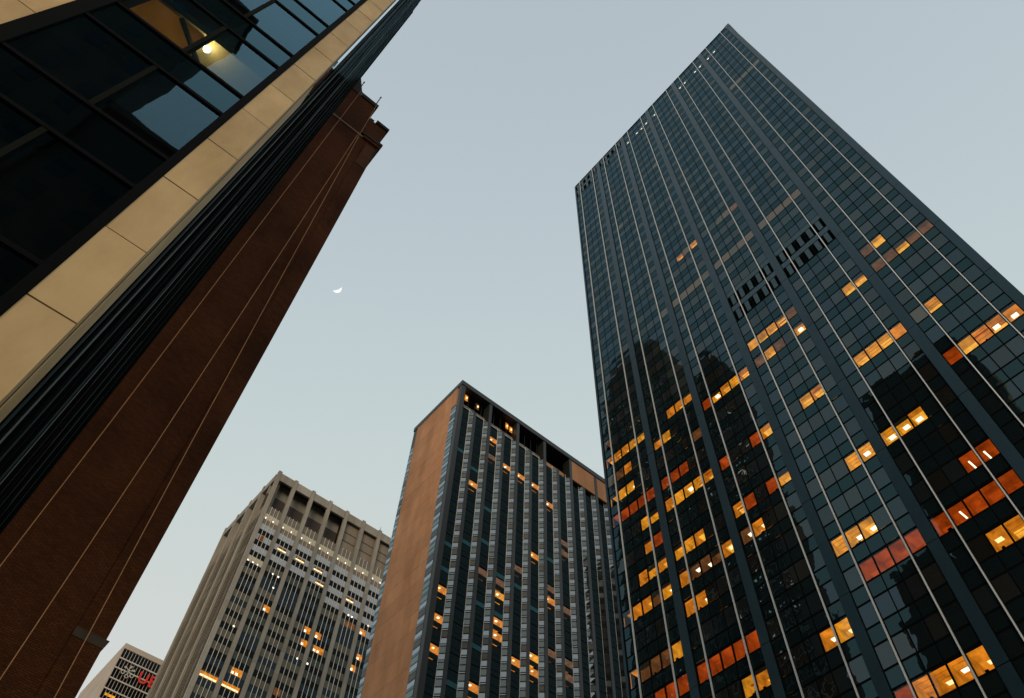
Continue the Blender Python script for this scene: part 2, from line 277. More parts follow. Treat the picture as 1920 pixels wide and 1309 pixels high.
# lit rooms: clear pane, room shell behind it, ceiling light
fx = [boxmesh('ceiling_light', .42, .52, .03, q) for q in ('fixture_white', 'fixture_warm')]; fx_s = boxmesh('ceiling_light', .10, .42, .04, 'fixture_white'); fx_l = boxmesh('ceiling_light', 1.0, .13, .03, 'fixture_white')
for (i, k, n), (s, f) in sorted(lit.items()):
    if (i, k, n) in louv: continue
    yc = bay_y(i)+P*(k+.5); zb = Z0+n*FH; ya, yb = yc-P/2+.012, yc+P/2-.012; zc = zb+VH+.06; dep = 3.0
    if s == 'dd':
        continue
    wn = put('window', pane_c[R.randrange(3)], TW, (D, yc, zb+VH/2), rot=(0, R.gauss(0, .0016), R.gauss(0, .0016)))
    b = MB(); X1 = D+dep; xw = D+.16
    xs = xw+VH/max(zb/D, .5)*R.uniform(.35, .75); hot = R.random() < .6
    b.quad((xw, ya, zc), (xw, yb, zc), (xs, yb, zc), (xs, ya, zc), 1 if hot else 0); b.quad((xs, ya, zc), (xs, yb, zc), (X1, yb, zc), (X1, ya, zc), 3 if hot and s in 'oy' else 0)  # ceiling glow painted in two zones, darker at the glass, brighter deeper
    b.quad((X1, ya, zb), (X1, ya, zc), (X1, yb, zc), (X1, yb, zb), 1)
    b.quad((xw, ya, zb), (xw, ya, zc), (X1, ya, zc), (X1, ya, zb), 1); b.quad((xw, yb, zb), (X1, yb, zb), (X1, yb, zc), (xw, yb, zc), 1)
    b.quad((xw, ya, zb), (X1, ya, zb), (X1, yb, zb), (xw, yb, zb), 2)
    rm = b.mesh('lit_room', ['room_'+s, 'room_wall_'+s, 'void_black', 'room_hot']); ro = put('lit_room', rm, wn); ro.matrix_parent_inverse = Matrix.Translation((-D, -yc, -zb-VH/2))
    zx = zb/D; vd = (VH)/max(zx, .5)
    if f or s == 's':
        dx = D+.16+vd*(.62 if s != 's' else .45)+R.uniform(-.1, .1)*vd; lm = fx_s if s == 's' else (fx_l if s == 'r' and R.random() < .5 else fx[0 if R.random() < .75 else 1])
        lo = put('ceiling_light', lm, wn, (dx, yc+R.uniform(-.1, .35), zc-.03)); lo.matrix_parent_inverse = Matrix.Translation((-D, -yc, -zb-VH/2))
    elif s in 'oyr' and R.random() < .3:          # a ceiling beam or furniture edge
        bb = boxmesh('ceiling_beam', .06, P*.96, .12, 'room_wall_r'); lo = put('ceiling_beam', bb, wn, (D+.16+vd*R.uniform(.3, .7), yc, zc-.07)); lo.matrix_parent_inverse = Matrix.Translation((-D, -yc, -zb-VH/2))
    if s in 'oyrd' and n < 14 and R.random() < .38:   # things standing on the sill
        bb = MB(); xs_ = D+.2
        for q in range(R.randint(1, 3)): y_ = R.uniform(ya+.15, yb-.3); bb.box(xs_+q*.03, xs_+.25+q*.03, y_, y_+R.uniform(.1, .3), zb+.01+q*.002, zb+R.uniform(.16, .5))
        bl = bb.build('sill_clutter', 'void_black', wn); bl.matrix_parent_inverse = Matrix.Translation((-D, -yc, -zb-VH/2))
    if s in 'oy' and R.random() < .5:                  # ceiling grid
        bb = MB()
        for q in range(1, 5): xg = xw+vd*q/4.5; bb.box(xg, xg+.035, ya+.01, yb-.01, zc-.02, zc-.004)
        bl = bb.build('ceiling_grid', 'room_r', wn); bl.matrix_parent_inverse = Matrix.Translation((-D, -yc, -zb-VH/2))
    if s in ('d', 'y', 'o') and R.random() < .28:  # a half drawn blind
        h = R.uniform(.3, .8); bb = MB(); bb.box(D+.06, D+.075, ya, yb, zb+VH-h, zb+VH)
        bl = bb.build('blind', 'grey_olive_glass', wn); bl.matrix_parent_inverse = Matrix.Translation((-D, -yc, -zb-VH/2))
# faintly lit offices
glass('dim_glass_0', (.46, .68, .76), 1.62, (.03, .026, .02), wave=.004, wscale=.7, gain=.42, add=.058, glow=(.06, .036, .02)); glass('dim_glass_1', (.46, .68, .76), 1.62, (.03, .028, .02), wave=.004, wscale=.7, gain=.42, add=.058, glow=(.034, .028, .018))
dmm = [pillow('dim_pane', P-.10, VH-.19, .004, q) for q in ('dim_glass_0', 'dim_glass_1')]
b = MB()
for (i, k, n), (s, f) in sorted(lit.items()):
    if s == 'dd': put('window', dmm[R.random() < .5], TW, (D-.004, bay_y(i)+P*(k+.5), Z0+n*FH+VH/2), rot=(0, R.gauss(0, .0016), R.gauss(0, .0016)))
# louvred plant-room openings: black slots either side of a panel
lp = boxmesh('louvre_panel', .05, P*.42, FH*.60, 'louvre_panel'); lb = boxmesh('louvre_opening', .04, P-.04, FH*.66, 'void_black'); lt_ = boxmesh('louvre_head', .05, P-.03, FH*.29, 'louvre_panel')
for (i, k, n) in sorted(louv):
    yc = bay_y(i)+P*(k+.5); zc = Z0+n*FH+FH*.36
    put('louvre_opening', lb, TW, (D+.05, yc, zc)); put('louvre_panel', lp, TW, (D, yc, zc)); put('louvre_head', lt_, TW, (D+.02, yc, Z0+n*FH+FH*.85))
# frames behind the joints
b = MB()
for i in range(6):
    for k in range(6):
        y = bay_y(i)+P*k; b.box(D+.02, D+.15, y-.06, y+.06, ZB, ZT)
for n in range(NBOT, NTOP+1):
    for z in ((Z0+n*FH, Z0+n*FH+VH) if n < NTOP else (ZT-.12,)): b.box(D+.025, D+.145, YR+.1, YL-.05, z-.11, z+.11)
b.build('window_frames', 'tower_frame', TW, stuff=True)
# pilasters in storey-high pairs of sheet metal, and the bright fins
edges = [(YR, bay_y(0)-.02)]+[(bay_y(i)+5*P+.02, bay_y(i+1)-.02) for i in range(5)]+[(bay_y(5)+5*P+.02, YL)]
for e, (ya, yb) in enumerate(edges):
    pm = boxmesh('pilaster_panel', .42, yb-ya, FH*3-.05, 'tower_metal'); z = ZB
    b = MB(); b.box(D-.03, D+.3, ya+.03, yb-.03, ZB, ZT-.03); b.build('pilaster_core', 'tower_frame', TW)
    while z < ZT-.5:
        h = min(FH*3, ZT-z)
        if h < FH*3-.01: pm2 = boxmesh('pilaster_panel', .42, yb-ya, h-.05, 'tower_metal'); put('pilaster_panel', pm2, TW, (D+.07, (ya+yb)/2, z+h/2))
        else: put('pilaster_panel', pm, TW, (D+.07, (ya+yb)/2, z+h/2+R.uniform(-.01, .01)))
        z += FH*3
fm = boxmesh('bright_fin', .18, .085, ZT-ZB-.2, 'fin_metal'); fb = boxmesh('fin_base', .12, .24, ZT-ZB-.2, 'tower_frame')
for i in range(6):
    for k in (1, 4):
        y = bay_y(i)+P*k; put('bright_fin', fm, TW, (D-.13, y, (ZT+ZB)/2)); put('fin_base', fb, TW, (D+.012, y, (ZT+ZB)/2))
b = MB(); b.box(D+3.3, D+34, YR+.2, YL-.2, GZ, ZT-.6); b.box(D+.3, D+3.3, YR+.15, YR+.35, GZ, ZT-.6); b.box(D+.3, D+3.3, YL-.35, YL-.15, GZ, ZT-.6); b.build('tower_core', 'void_black', TW)
b = MB(); b.box(D-.08, D+34, YR+.05, YL-.05, ZT-.05, ZT+.35); b.build('roof_edge', 'tower_frame', TW)
b = MB(); b.box(D-.16, D+2.2, YR-.12, YR+.9, ZT-1.6, ZT+.34); b.build('roof_corner_cap', 'tower_metal', TW)
b = MB(); b.box(D-.1, D+34, YR, YL, GZ, ZB-.05); b.build('lobby_base', 'tower_frame', TW)

# ================================================================== 2 tan slab behind it
S = 1.2; f_ = .9946*S
MX, MY, MH = 45*S, 73.5*S, 124.2*S
ML = thing('slab_tower', 'slab tower with blank tan side wall and striped dark window bays beside the black tower', 'skyscraper')
ZW = 117.3*S; MF = 2.42*S; NF = 31; ZLOW = ZW-NF*MF
XE = 100*f_; YB = 88.68*S
b = MB(); b.box(MX+.6, XE, MY+4.0, YB-.1, GZ, MH-.6); b.build('tower_core', 'void_black', ML)
# tan wall: tall stone courses
yA, yB2 = 75.95*S, 87.45*S; ny = 3; zc = 58*S; courses = []
zt_ = 123.2*S; nc = 26; hh = (zt_-45*S)/nc
for c_ in range(nc):
    wd = (yB2-yA)/ny; off = 0 if c_ % 2 else wd/2
    y = yA
    cuts = [yA]+[yA+off+wd*q for q in range(0 if off else 1, ny+1) if yA < yA+off+wd*q < yB2]+[yB2]
    for q in range(len(cuts)-1):
        mm_ = boxmesh('stone_panel', .3, cuts[q+1]-cuts[q]-.035, hh-.035, 'tan_stone'); put('stone_panel', mm_, ML, (MX+.15+R.uniform(-.008, .008), (cuts[q]+cuts[q+1])/2, 45*S+hh*(c_+.5)))
b = MB(); b.box(MX+.28, MX+.7, yA, yB2, GZ, 123.2*S); b.box(MX+.02, MX+.3, yA, yB2, GZ, 45*S-.01); b.build('stone_backing', 'tan_stone', ML)
b = MB(); b.box(MX-.05, MX+.6, 73.9*S+.9, yA-.05, ZW+.3, 123.1*S); b.build('stone_return', 'tan_stone', ML)
# striped strips on the tan side and in the bays
ribs = []
PH = {'bright': .40, 'thin': .05, 'grey': .44}
def strip(px0, py0, px1, py1, big):
    """one storey-stacked strip of panes from plan point 0 to plan point 1; returns (area, kind, verts)"""
    dx, dy = px1-px0, py1-py0; L = math.hypot(dx, dy); ux, uy = dx/L, dy/L; nx, ny_ = uy, -ux
    if nx > 0: nx, ny_ = -nx, -ny_
    for n in range(NF):
        zt0 = ZW-n*MF
        for kind, a, c_ in (('grey', .03, .41), ('bright', .49, .82), ('thin', .89, .945)):
            z1, z0 = zt0-a*MF, zt0-c_*MF
            ribs.append((big*(1+n*.05), kind, (px0, py0, px1, py1, z0, z1, nx, ny_)))
strip(MX, 75.9*S, MX, 74.32*S, 1.3); strip(MX, 88.6*S, MX, 87.5*S, .5)
NB = 13; DPT = []
def zx0(j): return (47.6+3.43*j)*f_
for j in range(NB):
    xa, xb = zx0(j), zx0(j)+1.08*f_; dpt = .6*S
    xar = xb-dpt
    DPT.append(dpt); strip(xar, MY+dpt, xb, MY+.02, 1.0 if j < 9 else .6)
ribs.sort(key=lambda t: -t[0]); cnts = {'bright': 0, 'grey': 0, 'thin': 999}; rest = MB(); rmats = ['slab_bright_glass', 'slab_grey_glass', 'slab_bright_glass', 'slab_grey_panel']
for a, kind, (x0, y0, x1, y1, z0, z1, nx, ny_) in ribs:
    mi = {'bright': 0, 'grey': 1, 'thin': 2}[kind]
    if kind == 'bright' and R.random() < .12: mi = 1
    if kind == 'grey' and R.random() < .45: mi = 3
    d_ = .04; t_ = R.uniform(-.006, .006)
    v = [(x0-nx*d_, y0-ny_*d_, z0), (x1-nx*d_, y1-ny_*d_, z0), (x1-nx*d_, y1-ny_*d_, z1), (x0-nx*d_, y0-ny_*d_, z1), (x0+nx*t_, y0+ny_*t_, z0), (x1, y1, z0), (x1+nx*t_, y1+ny_*t_, z1), (x0, y0, z1)]
    fs = [(4, 5, 6, 7), (0, 3, 2, 1), (0, 1, 5, 4), (1, 2, 6, 5), (2, 3, 7, 6), (3, 0, 4, 7)]
    tgt = rest
    if cnts[kind] < 300: tgt = MB(); cnts[kind] += 1
    n0 = len(tgt.v); tgt.v += v; tgt.f += [tuple(n0+q for q in f) for f in fs]; tgt.mi += ([mi]*6 if tgt is rest else [0]*6)
    if tgt is not rest: tgt.build('window' if kind == 'bright' else 'spandrel_panel', rmats[mi], ML)
rest.build('small_striped_panes', rmats, ML, stuff=True)
# strip backings
b = MB(); b.box(MX+.06, MX+.5, 74.2*S, 75.94*S, GZ, ZW+.2); b.box(MX+.06, MX+.5, 87.46*S, 88.66*S, GZ, 123*S)
b.build('strip_backing', 'slab_metal', ML)
mlit = {}
for j, n, s in ((2, 1, 'o'), (2, 3, 'd'), (3, 3, 'o'), (4, 3, 'o'), (1, 7, 'o'), (5, 3, 'o'), (6, 4, 'o'), (7, 7, 'd'), (0, 17, 'o'), (0, 19, 'o'), (0, 21, 'o'), (3, 15, 'y'), (3, 17, 'o'), (3, 18, 'o'), (2, 22, 'o'), (4, 19, 'o'), (5, 18, 'y'), (5, 19, 'o'), (5, 10, 'o'), (6, 12, 'd'), (6, 13, 'o'), (7, 13, 'd'), (7, 18, 'd'), (7, 17, 'd'), (6, 17, 'd'), (3, 14, 'd'), (7, 8, 'd'), (2, 14, 'd'), (4, 12, 'd')): mlit[(j, n)] = s
teal = {(1, 12), (2, 11), (0, 13), (0, 15), (3, 13), (2, 16), (3, 16), (2, 19), (1, 22), (4, 13), (0, 4), (1, 5), (6, 9), (5, 14), (2, 8), (4, 22), (7, 20)}
for j in range(NB):
    # pier to the left of this dark strip
    xl = zx0(j-1)+1.08*f_ if j else MX; xr = xl+.66*f_ if j else MX+.95*f_
    big = j % 2 == 0
    ztop = 123.0*S if big else ZW+.3
    b = MB(); b.box(xl, xr, MY-(.12 if big else .0), MY+(1.8 if j else .68)*S, GZ, ztop-.01); b.build('pier', 'slab_metal', ML)
    yw = MY+DPT[j]; xw0, xw1 = xr, zx0(j)+1.08*f_-DPT[j]
    b = MB(); b.box(xw1-.035, xw1+.03, yw-.06, yw+.02, GZ, ZW+1.2); b.build('bright_mullion', 'bright_trim', ML)
    b = MB(); b.prism([(xw1, yw+.12), (zx0(j)+1.08*f_, MY+.14), (zx0(j)+1.08*f_, yw+.5), (xw1, yw+.5)], GZ, ZW+.2); b.build('strip_backing', 'slab_metal', ML)
    for n in range(NF):
        z1 = ZW-n*MF-.02*MF; z0 = z1-.94*MF; s = mlit.get((j, n)); zz1, zz0 = z1, z0
        if s:
            z1 = z1-.06*MF; z0 = z1-.50*MF; xmid = xw0+(xw1-xw0)*R.choice([0, .0, .3]); b = MB(); b.box(xw0, xw1, yw+.01, yw+.05, zz0, z0-.03); b.build('spandrel_panel', 'slab_dark_glass', ML)
            b = MB(); b.quad((xw0, yw, z0), (xw1, yw, z0), (xw1, yw, z1), (xw0, yw, z1)); wn = b.build('window', 'clear_glass', ML)
            b = MB(); za = z0
            b.quad((xmid, yw+.3, za), (xmid, yw+.3, z1), (xmid, yw+1.9, z1), (xmid, yw+1.9, za), 2)
            xw0s = xw0; xw0 = max(xw0, xmid)
            b.quad((xw0, yw+.05, z1), (xw1, yw+.05, z1), (xw1, yw+1.9, z1), (xw0, yw+1.9, z1), 0); b.quad((xw0, yw+1.9, za), (xw0, yw+1.9, z1), (xw1, yw+1.9, z1), (xw1, yw+1.9, za), 1); b.quad((xw1-.02, yw+.05, za), (xw1-.02, yw+.05, z1), (xw1-.02, yw+1.9, z1), (xw1-.02, yw+1.9, za), 0)
            b.build('lit_room', ['room_'+s, 'room_wall_'+s, 'void_black'], wn); xw0 = xw0s
            if s in 'oy':
                b = MB(); xm_ = xw0+(xw1-xw0)*R.uniform(.45, .75); b.box(xm_-.2, xm_+.2, yw+.45, yw+.8, z1-.12, z1-.05); b.build('ceiling_light', 'fixture_white' if R.random() < .6 else 'fixture_warm', wn)
        else:
            b = MB(); t_ = R.uniform(0, .02); b.box(xw0, xw1, yw+t_, yw+.05, z0+.36*MF, z1); b.build('window', 'slab_dark_glass', ML)
            b = MB(); b.box(xw0, xw1, yw+.01, yw+.05, z0, z0+.33*MF); b.build('spandrel_panel', 'slab_teal_glass' if (j, n) in teal else 'slab_dark_glass', ML)
# crown: beams, open plant gallery, tan end panels
b = MB(); b.box(MX-.1, XE, MY-.25, YB+.1, 123.0*S, MH); b.build('roof_slab', 'slab_metal', ML)
b = MB(); b.box(MX+1, 73.1*f_, MY+3.6, MY+3.8, ZW, 123*S); b.build('gallery_wall', 'void_black', ML)
b = MB(); b.box(MX+.9, 66*f_, MY+.9*S, MY+.9*S+.15, ZW+1.2, ZW+1.42); b.build('gallery_rail', 'bright_trim', ML)
b = MB(); b.box(MX+.9, 66*f_, MY+.9*S+.3, MY+.9*S+.4, ZW+2.3, ZW+2.4); b.build('gallery_rail', 'bright_trim', ML)
b = MB(); b.box(MX+.9, 100*f_, MY+.9*S, MY+3.3, ZW+.2, ZW+.5); b.build('gallery_floor', 'slab_metal', ML)
for q in range(14):
    x = MX+1.4+q*1.55*S; b = MB(); b.box(x, x+.07, MY+.9*S+.3, MY+.9*S+.4, ZW+.5, 122.6*S); b.build('gallery_post', 'slab_metal', ML)
for x0, x1 in ((73.3, 79.6), (79.95, 86.3), (86.7, 93), (93.4, 99.8)):
    b = MB(); b.box(x0*f_, x1*f_, MY-.02, MY+.4, 117.4*S, 122.9*S); b.build('stone_panel', 'tan_stone', ML)
b = MB(); b.box(66.6*f_, 72.5*f_, MY+1.6, MY+1.9, ZW+.5, ZW+2.6); b.build('plant_screen', 'stone_band', ML)
for x, y, s in ((45.9, 120.4, 'o'), (46.7, 120.2, 'o'), (49.4, 119.9, 'd'), (56.6, 120.2, 'o'), (57.6, 119.9, 'o')):
    b = MB(); b.box(x*f_*1.0136-.35, x*f_*1.0136+.45, MY+1.25, MY+1.35, (y+.6)*S, (y+2.2)*S); w_ = b.build('lit_opening', 'room_'+s, ML)
    b = MB(); b.box(x*f_*1.0136-.12, x*f_*1.0136+.2, MY+1.05, MY+1.22, (y+1.1)*S, (y+1.5)*S); b.build('lamp', 'fixture_warm', w_)
b = MB(); b.box(75.6*f_, 75.6*f_+.12, MY+.5, MY+.62, MH, MH+1.4); b.build('roof_pole', 'iron_black', ML)

# ================================================================== 3 grey colonnade tower
GX, GY, GH = 51.25, 195.0, 207.8
GR = thing('stone_skyscraper', 'grey stone tower with open colonnade crown and thin white window mullions', 'skyscraper')
BP = 7.15; NBAY = 8; ZG = 192.0; RP = 4.48; ZR0 = 184.17; PW = 1.3
XEg = GX+BP*NBAY+PW; YBg = 232.6
b = MB(); b.box(GX+1.2, XEg-.5, GY+1.0, YBg, GZ, ZG-.2); b.build('tower_core', 'void_black', GR)
def px_(i): return 51.31+BP*i
pier_h = (GH+.5-GZ)/30
for i in range(NBAY+1):
    for q in range(30):
        z0 = GZ+q*pier_h
        if z0+pier_h < 110: continue
        pm = boxmesh('pier_block', PW, 1.1, pier_h-.03, 'grey_stone'); put('pier_block', pm, GR, (px_(i)+(0.55 if i == 0 else 0), GY+.35+R.uniform(-.01, .01), z0+pier_h/2))
    b = MB(); xc = px_(i)+(0.55 if i == 0 else 0); b.box(xc-PW/2+.03, xc+PW/2-.03, GY-.15, GY+.95, GZ, GH+.4); b.build('pier_core', 'grey_stone_dark', GR)
glit = {}
for i, x, r, s in ((0, 3.0, 1, 'd'), (0, 3.5, 3, 'c'), (1, 5.3, 6, 'o'), (1, 3.7, 1, 'y'), (2, 3.4, 1, 'y'), (3, 3.2, 1, 'y'), (3, 5.1, 2, 'y'), (5, 2.4, 2, 'y'), (3, 5.3, 6, 'o'), (4, 2.0, 6, 'o'), (3, 5.5, 7, 'o'), (4, 3.9, 7, 'o'), (4, 2.6, 7, 'o'), (6, 2.1, 4, 'o'), (6, 2.9, 6, 'o'), (6, 1.5, 7, 'o'), (0, 3.2, 12, 'y'), (0, 5.0, 12, 'y'), (1, 2.9, 11, 'o'), (1, 4.2, 11, 'o'), (1, 2.5, 12, 'y'), (1, 4.4, 12, 'y'), (5, 3.5, 4, 'd'), (5, 5, 4, 'd'), (3, 2, 11, 'd')): glit.setdefault((i, r), []).append((x, s))
spark = {(1, 3.5, 3), (1, 5.4, 3), (1, 5.1, 4), (5, 4.3, 3), (5, 3.0, 3), (3, 4.9, 8), (4, 1.2, 8), (0, 5.2, 8), (6, 3.6, 3)}
sky_rows = [3, 2, 2, 2, 3, 3, 4, 4]  # last row per bay whose glass colour has the mirrored sky painted in
for i in range(NBAY):
    x0, x1 = px_(i)+PW/2+(.55 if i == 0 else 0), px_(i+1)-PW/2; wbay = x1-x0
    yg = GY+.25
    for q in range(1, 4):
        x = x0+wbay*q/4; b = MB(); b.box(x-.055, x+.055, GY-.05, GY+.2, GZ, ZG); b.build('mullion', 'mullion_white', GR)
    b = MB(); b.box(x0, x1, yg+.05, yg+.4, GZ, ZR0-22*RP); b.build('lower_glazing', 'grey_teal_glass', GR)
    b = MB(); b.box(x0, x1, yg, yg+.3, ZR0+4.5, ZG-.01); b.build('spandrel_panel', 'grey_olive_panel', GR)
    dark_mirror_rows = {0: (4,), 1: (3,), 2: (3, 4), 3: (3, 4), 4: (4, 5), 5: (4,), 6: (5,), 7: (5,)}[i]  # dark mirrored shapes, painted as bluer glass one row below
    for r in range(-1, 22):
        zt1 = ZR0-RP*r; zt0 = zt1-2.35; zd = zt1-RP+.03
        pale = r <= sky_rows[i]
        mat = 'grey_cream_glass' if r == -1 or ((i, r) == (0, 3)) else ('grey_painted_sky_glass' if pale else ('grey_blue_glass' if r-1 in dark_mirror_rows else R.choice(['grey_olive_glass', 'grey_olive_glass', 'grey_teal_glass'])))
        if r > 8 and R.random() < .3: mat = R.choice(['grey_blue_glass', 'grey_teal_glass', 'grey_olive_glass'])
        t_ = R.uniform(0, .03)
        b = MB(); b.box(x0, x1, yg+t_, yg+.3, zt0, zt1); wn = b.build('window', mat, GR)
        b = MB(); b.box(x0, x1, yg+.03, yg+.3, zd, zt0-.03); b.build('spandrel_panel', 'grey_stone_dark' if r == -1 else ('grey_black_glass' if R.random() < .75 or pale else 'grey_blue_glass'), GR)
        if r == -1:
            for x in (x0+.5, x0+wbay*.62):
                b = MB(); b.box(x, x+.28, yg-.03, yg-.005, zt0+.15, zt0+.75); b.build('ceiling_light', 'fixture_white', wn)
        for x, s in glit.get((i, r), []):
            xx = px_(i)+x
            if s in 'yc':
                b = MB(); xa, xb = max(x0+.05, xx-1.9), min(x1-.05, xx+1.5)
                if s == 'c': 
                    for q in range(3): b.box(x0+.3+q*1.7, x0+.75+q*1.7, yg-.02, yg-.004, zt0+.1, zt0+.5)
                    b.build('ceiling_light', 'fixture_white', wn); continue
                b.box(xa, xb, yg-.02, yg-.004, zt0+.35, zt1-.5); lo = b.build('lit_pane', 'room_o' if r > 5 else 'room_d', wn)
                b = MB(); b.box(xa+.1, xb-.2, yg-.05, yg-.025, zt0+.45, zt0+.95); b.build('strip_light', 'fixture_warm', wn)
            else:
                b = MB(); xa, xb = max(x0+.05, xx-1.0), min(x1-.05, xx+1.05); b.box(xa, xb, yg-.02, yg-.004, zt0+.15, zt1-.15); b.build('lit_pane', 'room_'+s, wn)
                if s == 'o': b = MB(); b.box(xa+.1, xa+.8, yg-.04, yg-.025, zt0+.3, zt0+1.0); b.build('ceiling_light', 'fixture_white', wn)
    for (ii, x, r) in sorted(spark):
        if ii == i: b = MB(); z = ZR0-RP*r-2.4; b.box(px_(i)+x-.25, px_(i)+x+.25, GY+.20, GY+.24, z-.25, z+.3); b.build('ceiling_light', 'fixture_white', GR)
    # crown
    for q in range(4): b = MB(); b.box(x0+wbay*q/4+.015, x0+wbay*(q+1)/4-.015, GY+.05, GY+.8, GH-3.4, GH); b.build('lintel_block', 'grey_stone', GR)
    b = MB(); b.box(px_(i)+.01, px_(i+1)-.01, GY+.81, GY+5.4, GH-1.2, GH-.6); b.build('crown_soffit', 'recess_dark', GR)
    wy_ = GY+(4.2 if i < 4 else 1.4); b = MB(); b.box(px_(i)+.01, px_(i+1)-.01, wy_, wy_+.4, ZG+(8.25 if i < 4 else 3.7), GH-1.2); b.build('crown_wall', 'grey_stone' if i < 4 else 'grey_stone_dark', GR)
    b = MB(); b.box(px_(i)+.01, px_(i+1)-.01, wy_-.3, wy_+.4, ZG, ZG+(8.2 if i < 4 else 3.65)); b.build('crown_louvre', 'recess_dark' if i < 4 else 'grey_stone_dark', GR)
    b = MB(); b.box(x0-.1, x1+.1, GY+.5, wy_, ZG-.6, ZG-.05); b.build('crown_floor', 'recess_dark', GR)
    if i >= 4:
        for z in (ZG+4.2, ZG+8): b = MB(); b.box(x0, x1, wy_-.06, wy_-.005, z, z+.35); b.build('crown_groove', 'recess_dark', GR)
# the ribbed flank
SP = 9.05
for q in range(4):
    y0, y1 = 196.0+SP*q+.6, 196.0+SP*(q+1)-.6
    b = MB(); b.box(GX-.35, GX+2.15, y1, y1+1.2, GZ, GH+.4); b.build('pier', 'grey_stone', GR)
    for e in range(6):
        y = y0+(y1-y0)*(e+.5)/6; b = MB(); b.box(GX-.05, GX+.1, y-.07, y+.07, GZ, ZG); b.build('rib', 'grey_stone' if e % 3 == 1 else 'grey_stone_dark', GR)
    for r in range(-1, 22):
        zt1 = ZR0-RP*r; b = MB(); b.box(GX+.1, GX+.6, y0, y1, zt1-2.35, zt1); b.build('window', R.choice(['grey_blue_glass', 'grey_teal_glass', 'grey_black_glass', 'grey_black_glass']), GR)
        b = MB(); b.box(GX+.12, GX+.6, y0, y1, zt1-RP+.03, zt1-2.38); b.build('spandrel_panel', 'grey_black_glass', GR)
    b = MB(); b.box(GX+.1, GX+.6, y0, y1, ZR0+RP, ZG); b.build('spandrel_panel', 'grey_stone_dark', GR)
    b = MB(); b.box(GX-.1, GX+.6, y0, y1, GH-3.4, GH); b.build('lintel_block', 'grey_stone', GR)
    b = MB(); b.box(GX+2.2, GX+2.6, y0-(0 if q == 0 else 1), y1+1, ZG-.5, GH-.3); b.build('crown_wall', 'grey_stone_dark', GR)
b = MB(); b.box(94.1, 94.22, GY+.2, GY+.32, GH, GH+2.4); b.build('roof_pole', 'iron_black', GR)
b = MB(); b.box(GX+3, XEg-1, GY+5.2, YBg-3, ZG-.3, GH-.7); b.build('plant_house', 'recess_dark', GR)

# ================================================================== 4 far bank with red letters
BX, BY, BH = 46.2, 280.0, 183.2
BK = thing('bank_building', 'pale far building with black window grid, key emblem and red letters at lower left', 'building')
XEb = 74
b = MB(); b.box(BX+.4, XEb, BY+.6, BY+40, GZ, BH-.5); b.build('building_core', 'void_black', BK)
b = MB(); b.box(BX, BX+.4, BY, BY+40, GZ, BH); b.build('side_wall', 'bank_stone', BK)
b = MB(); b.box(BX+.4, XEb, BY, BY+.6, 181.2, BH); b.build('parapet', 'bank_stone', BK)
gm = boxmesh('window', 1.12, .1, 3.5, 'bank_glass'); mm_ = boxmesh('mullion', .10, .22, 4.0, 'bank_trim')
rows_ = [179.35, 175.5, 171.42, 167.36, 163.3, 159.2, 155.1]
for r, z in enumerate(rows_):
    b = MB(); b.box(BX+.41, XEb, BY-.12, BY+.25, z-2.25, z-1.80); b.build('floor_band', 'bank_trim', BK)
    for q in range(22):
        x = 46.5+1.215*q; put('window', gm, BK, (x+.6, BY+.45, z)); put('mullion', mm_, BK, (x, BY+.28, z))
b = MB(); b.box(47.8, 51.5, BY+.3, BY+.38, 163.2, 164.1); b.build('lit_pane', 'room_y', BK)
# emblem of three crossed keys
def stroke(pts, wd, z, name, mat, parent):
    b = MB()
    for a, c_ in zip(pts[:-1], pts[1:]):
        d = Vector((c_[0]-a[0], c_[1]-a[1])); L = d.length
        if L < 1e-5: continue
        d /= L; n_ = Vector((-d.y, d.x))*wd/2; e = d*wd*.3
        q = [(a[0]-e.x+n_.x, a[1]-e.y+n_.y), (a[0]-e.x-n_.x, a[1]-e.y-n_.y), (c_[0]+e.x-n_.x, c_[1]+e.y-n_.y), (c_[0]+e.x+n_.x, c_[1]+e.y+n_.y)]
        n0 = len(b.v); b.v += [(x, z-.004*n0/8, zz) for x, zz in q]+[(x, z+.25+.004*n0/8, zz) for x, zz in q]
        for f in ((0, 1, 2, 3), (7, 6, 5, 4), (0, 4, 5, 1), (1, 5, 6, 2), (2, 6, 7, 3), (3, 7, 4, 0)): b.f.append(tuple(n0+k for k in f)); b.mi.append(0)
    return b.build(name, mat, parent)
em = stroke([(51.5, 173.9), (51.55, 173.95)], .3, BY-.4, 'emblem', 'sign_silver', BK)
for a in (90, 35, 145):
    d = Vector((math.cos(rad(a)), math.sin(rad(a)))); n_ = Vector((-d.y, d.x)); c0 = Vector((51.5, 173.9)); lo_, hi = c0-d*1.55, c0+d*2.05
    pts = [lo_, hi]; stroke([tuple(p) for p in pts], .17, BY-.45, 'key_shaft', 'sign_silver', em)
    for t_, s_ in ((1.95, .55), (1.45, .45)):
        p = c0+d*t_; stroke([tuple(p), tuple(p+n_*s_*(-1 if a != 145 else 1))], .30, BY-.46, 'key_bit', 'sign_silver', em)
    rc = c0-d*2.1; stroke([(rc.x+.62*math.cos(k*math.pi/6), rc.y+.62*math.sin(k*math.pi/6)) for k in range(13)], .19, BY-.47, 'key_bow', 'sign_silver', em)
def arc(cx, cz, r, a0, a1, n=8, sx=1): return [(cx+sx*r*math.cos(rad(a0+(a1-a0)*k/n)), cz+r*math.sin(rad(a0+(a1-a0)*k/n))) for k in range(n+1)]
stroke([(55.95, 175.5), (55.95, 173.3)]+arc(57.25, 173.25, 1.3, 180, 360, 10)+[(58.55, 175.5)], .7, BY-.5, 'letter', 'sign_red', BK)
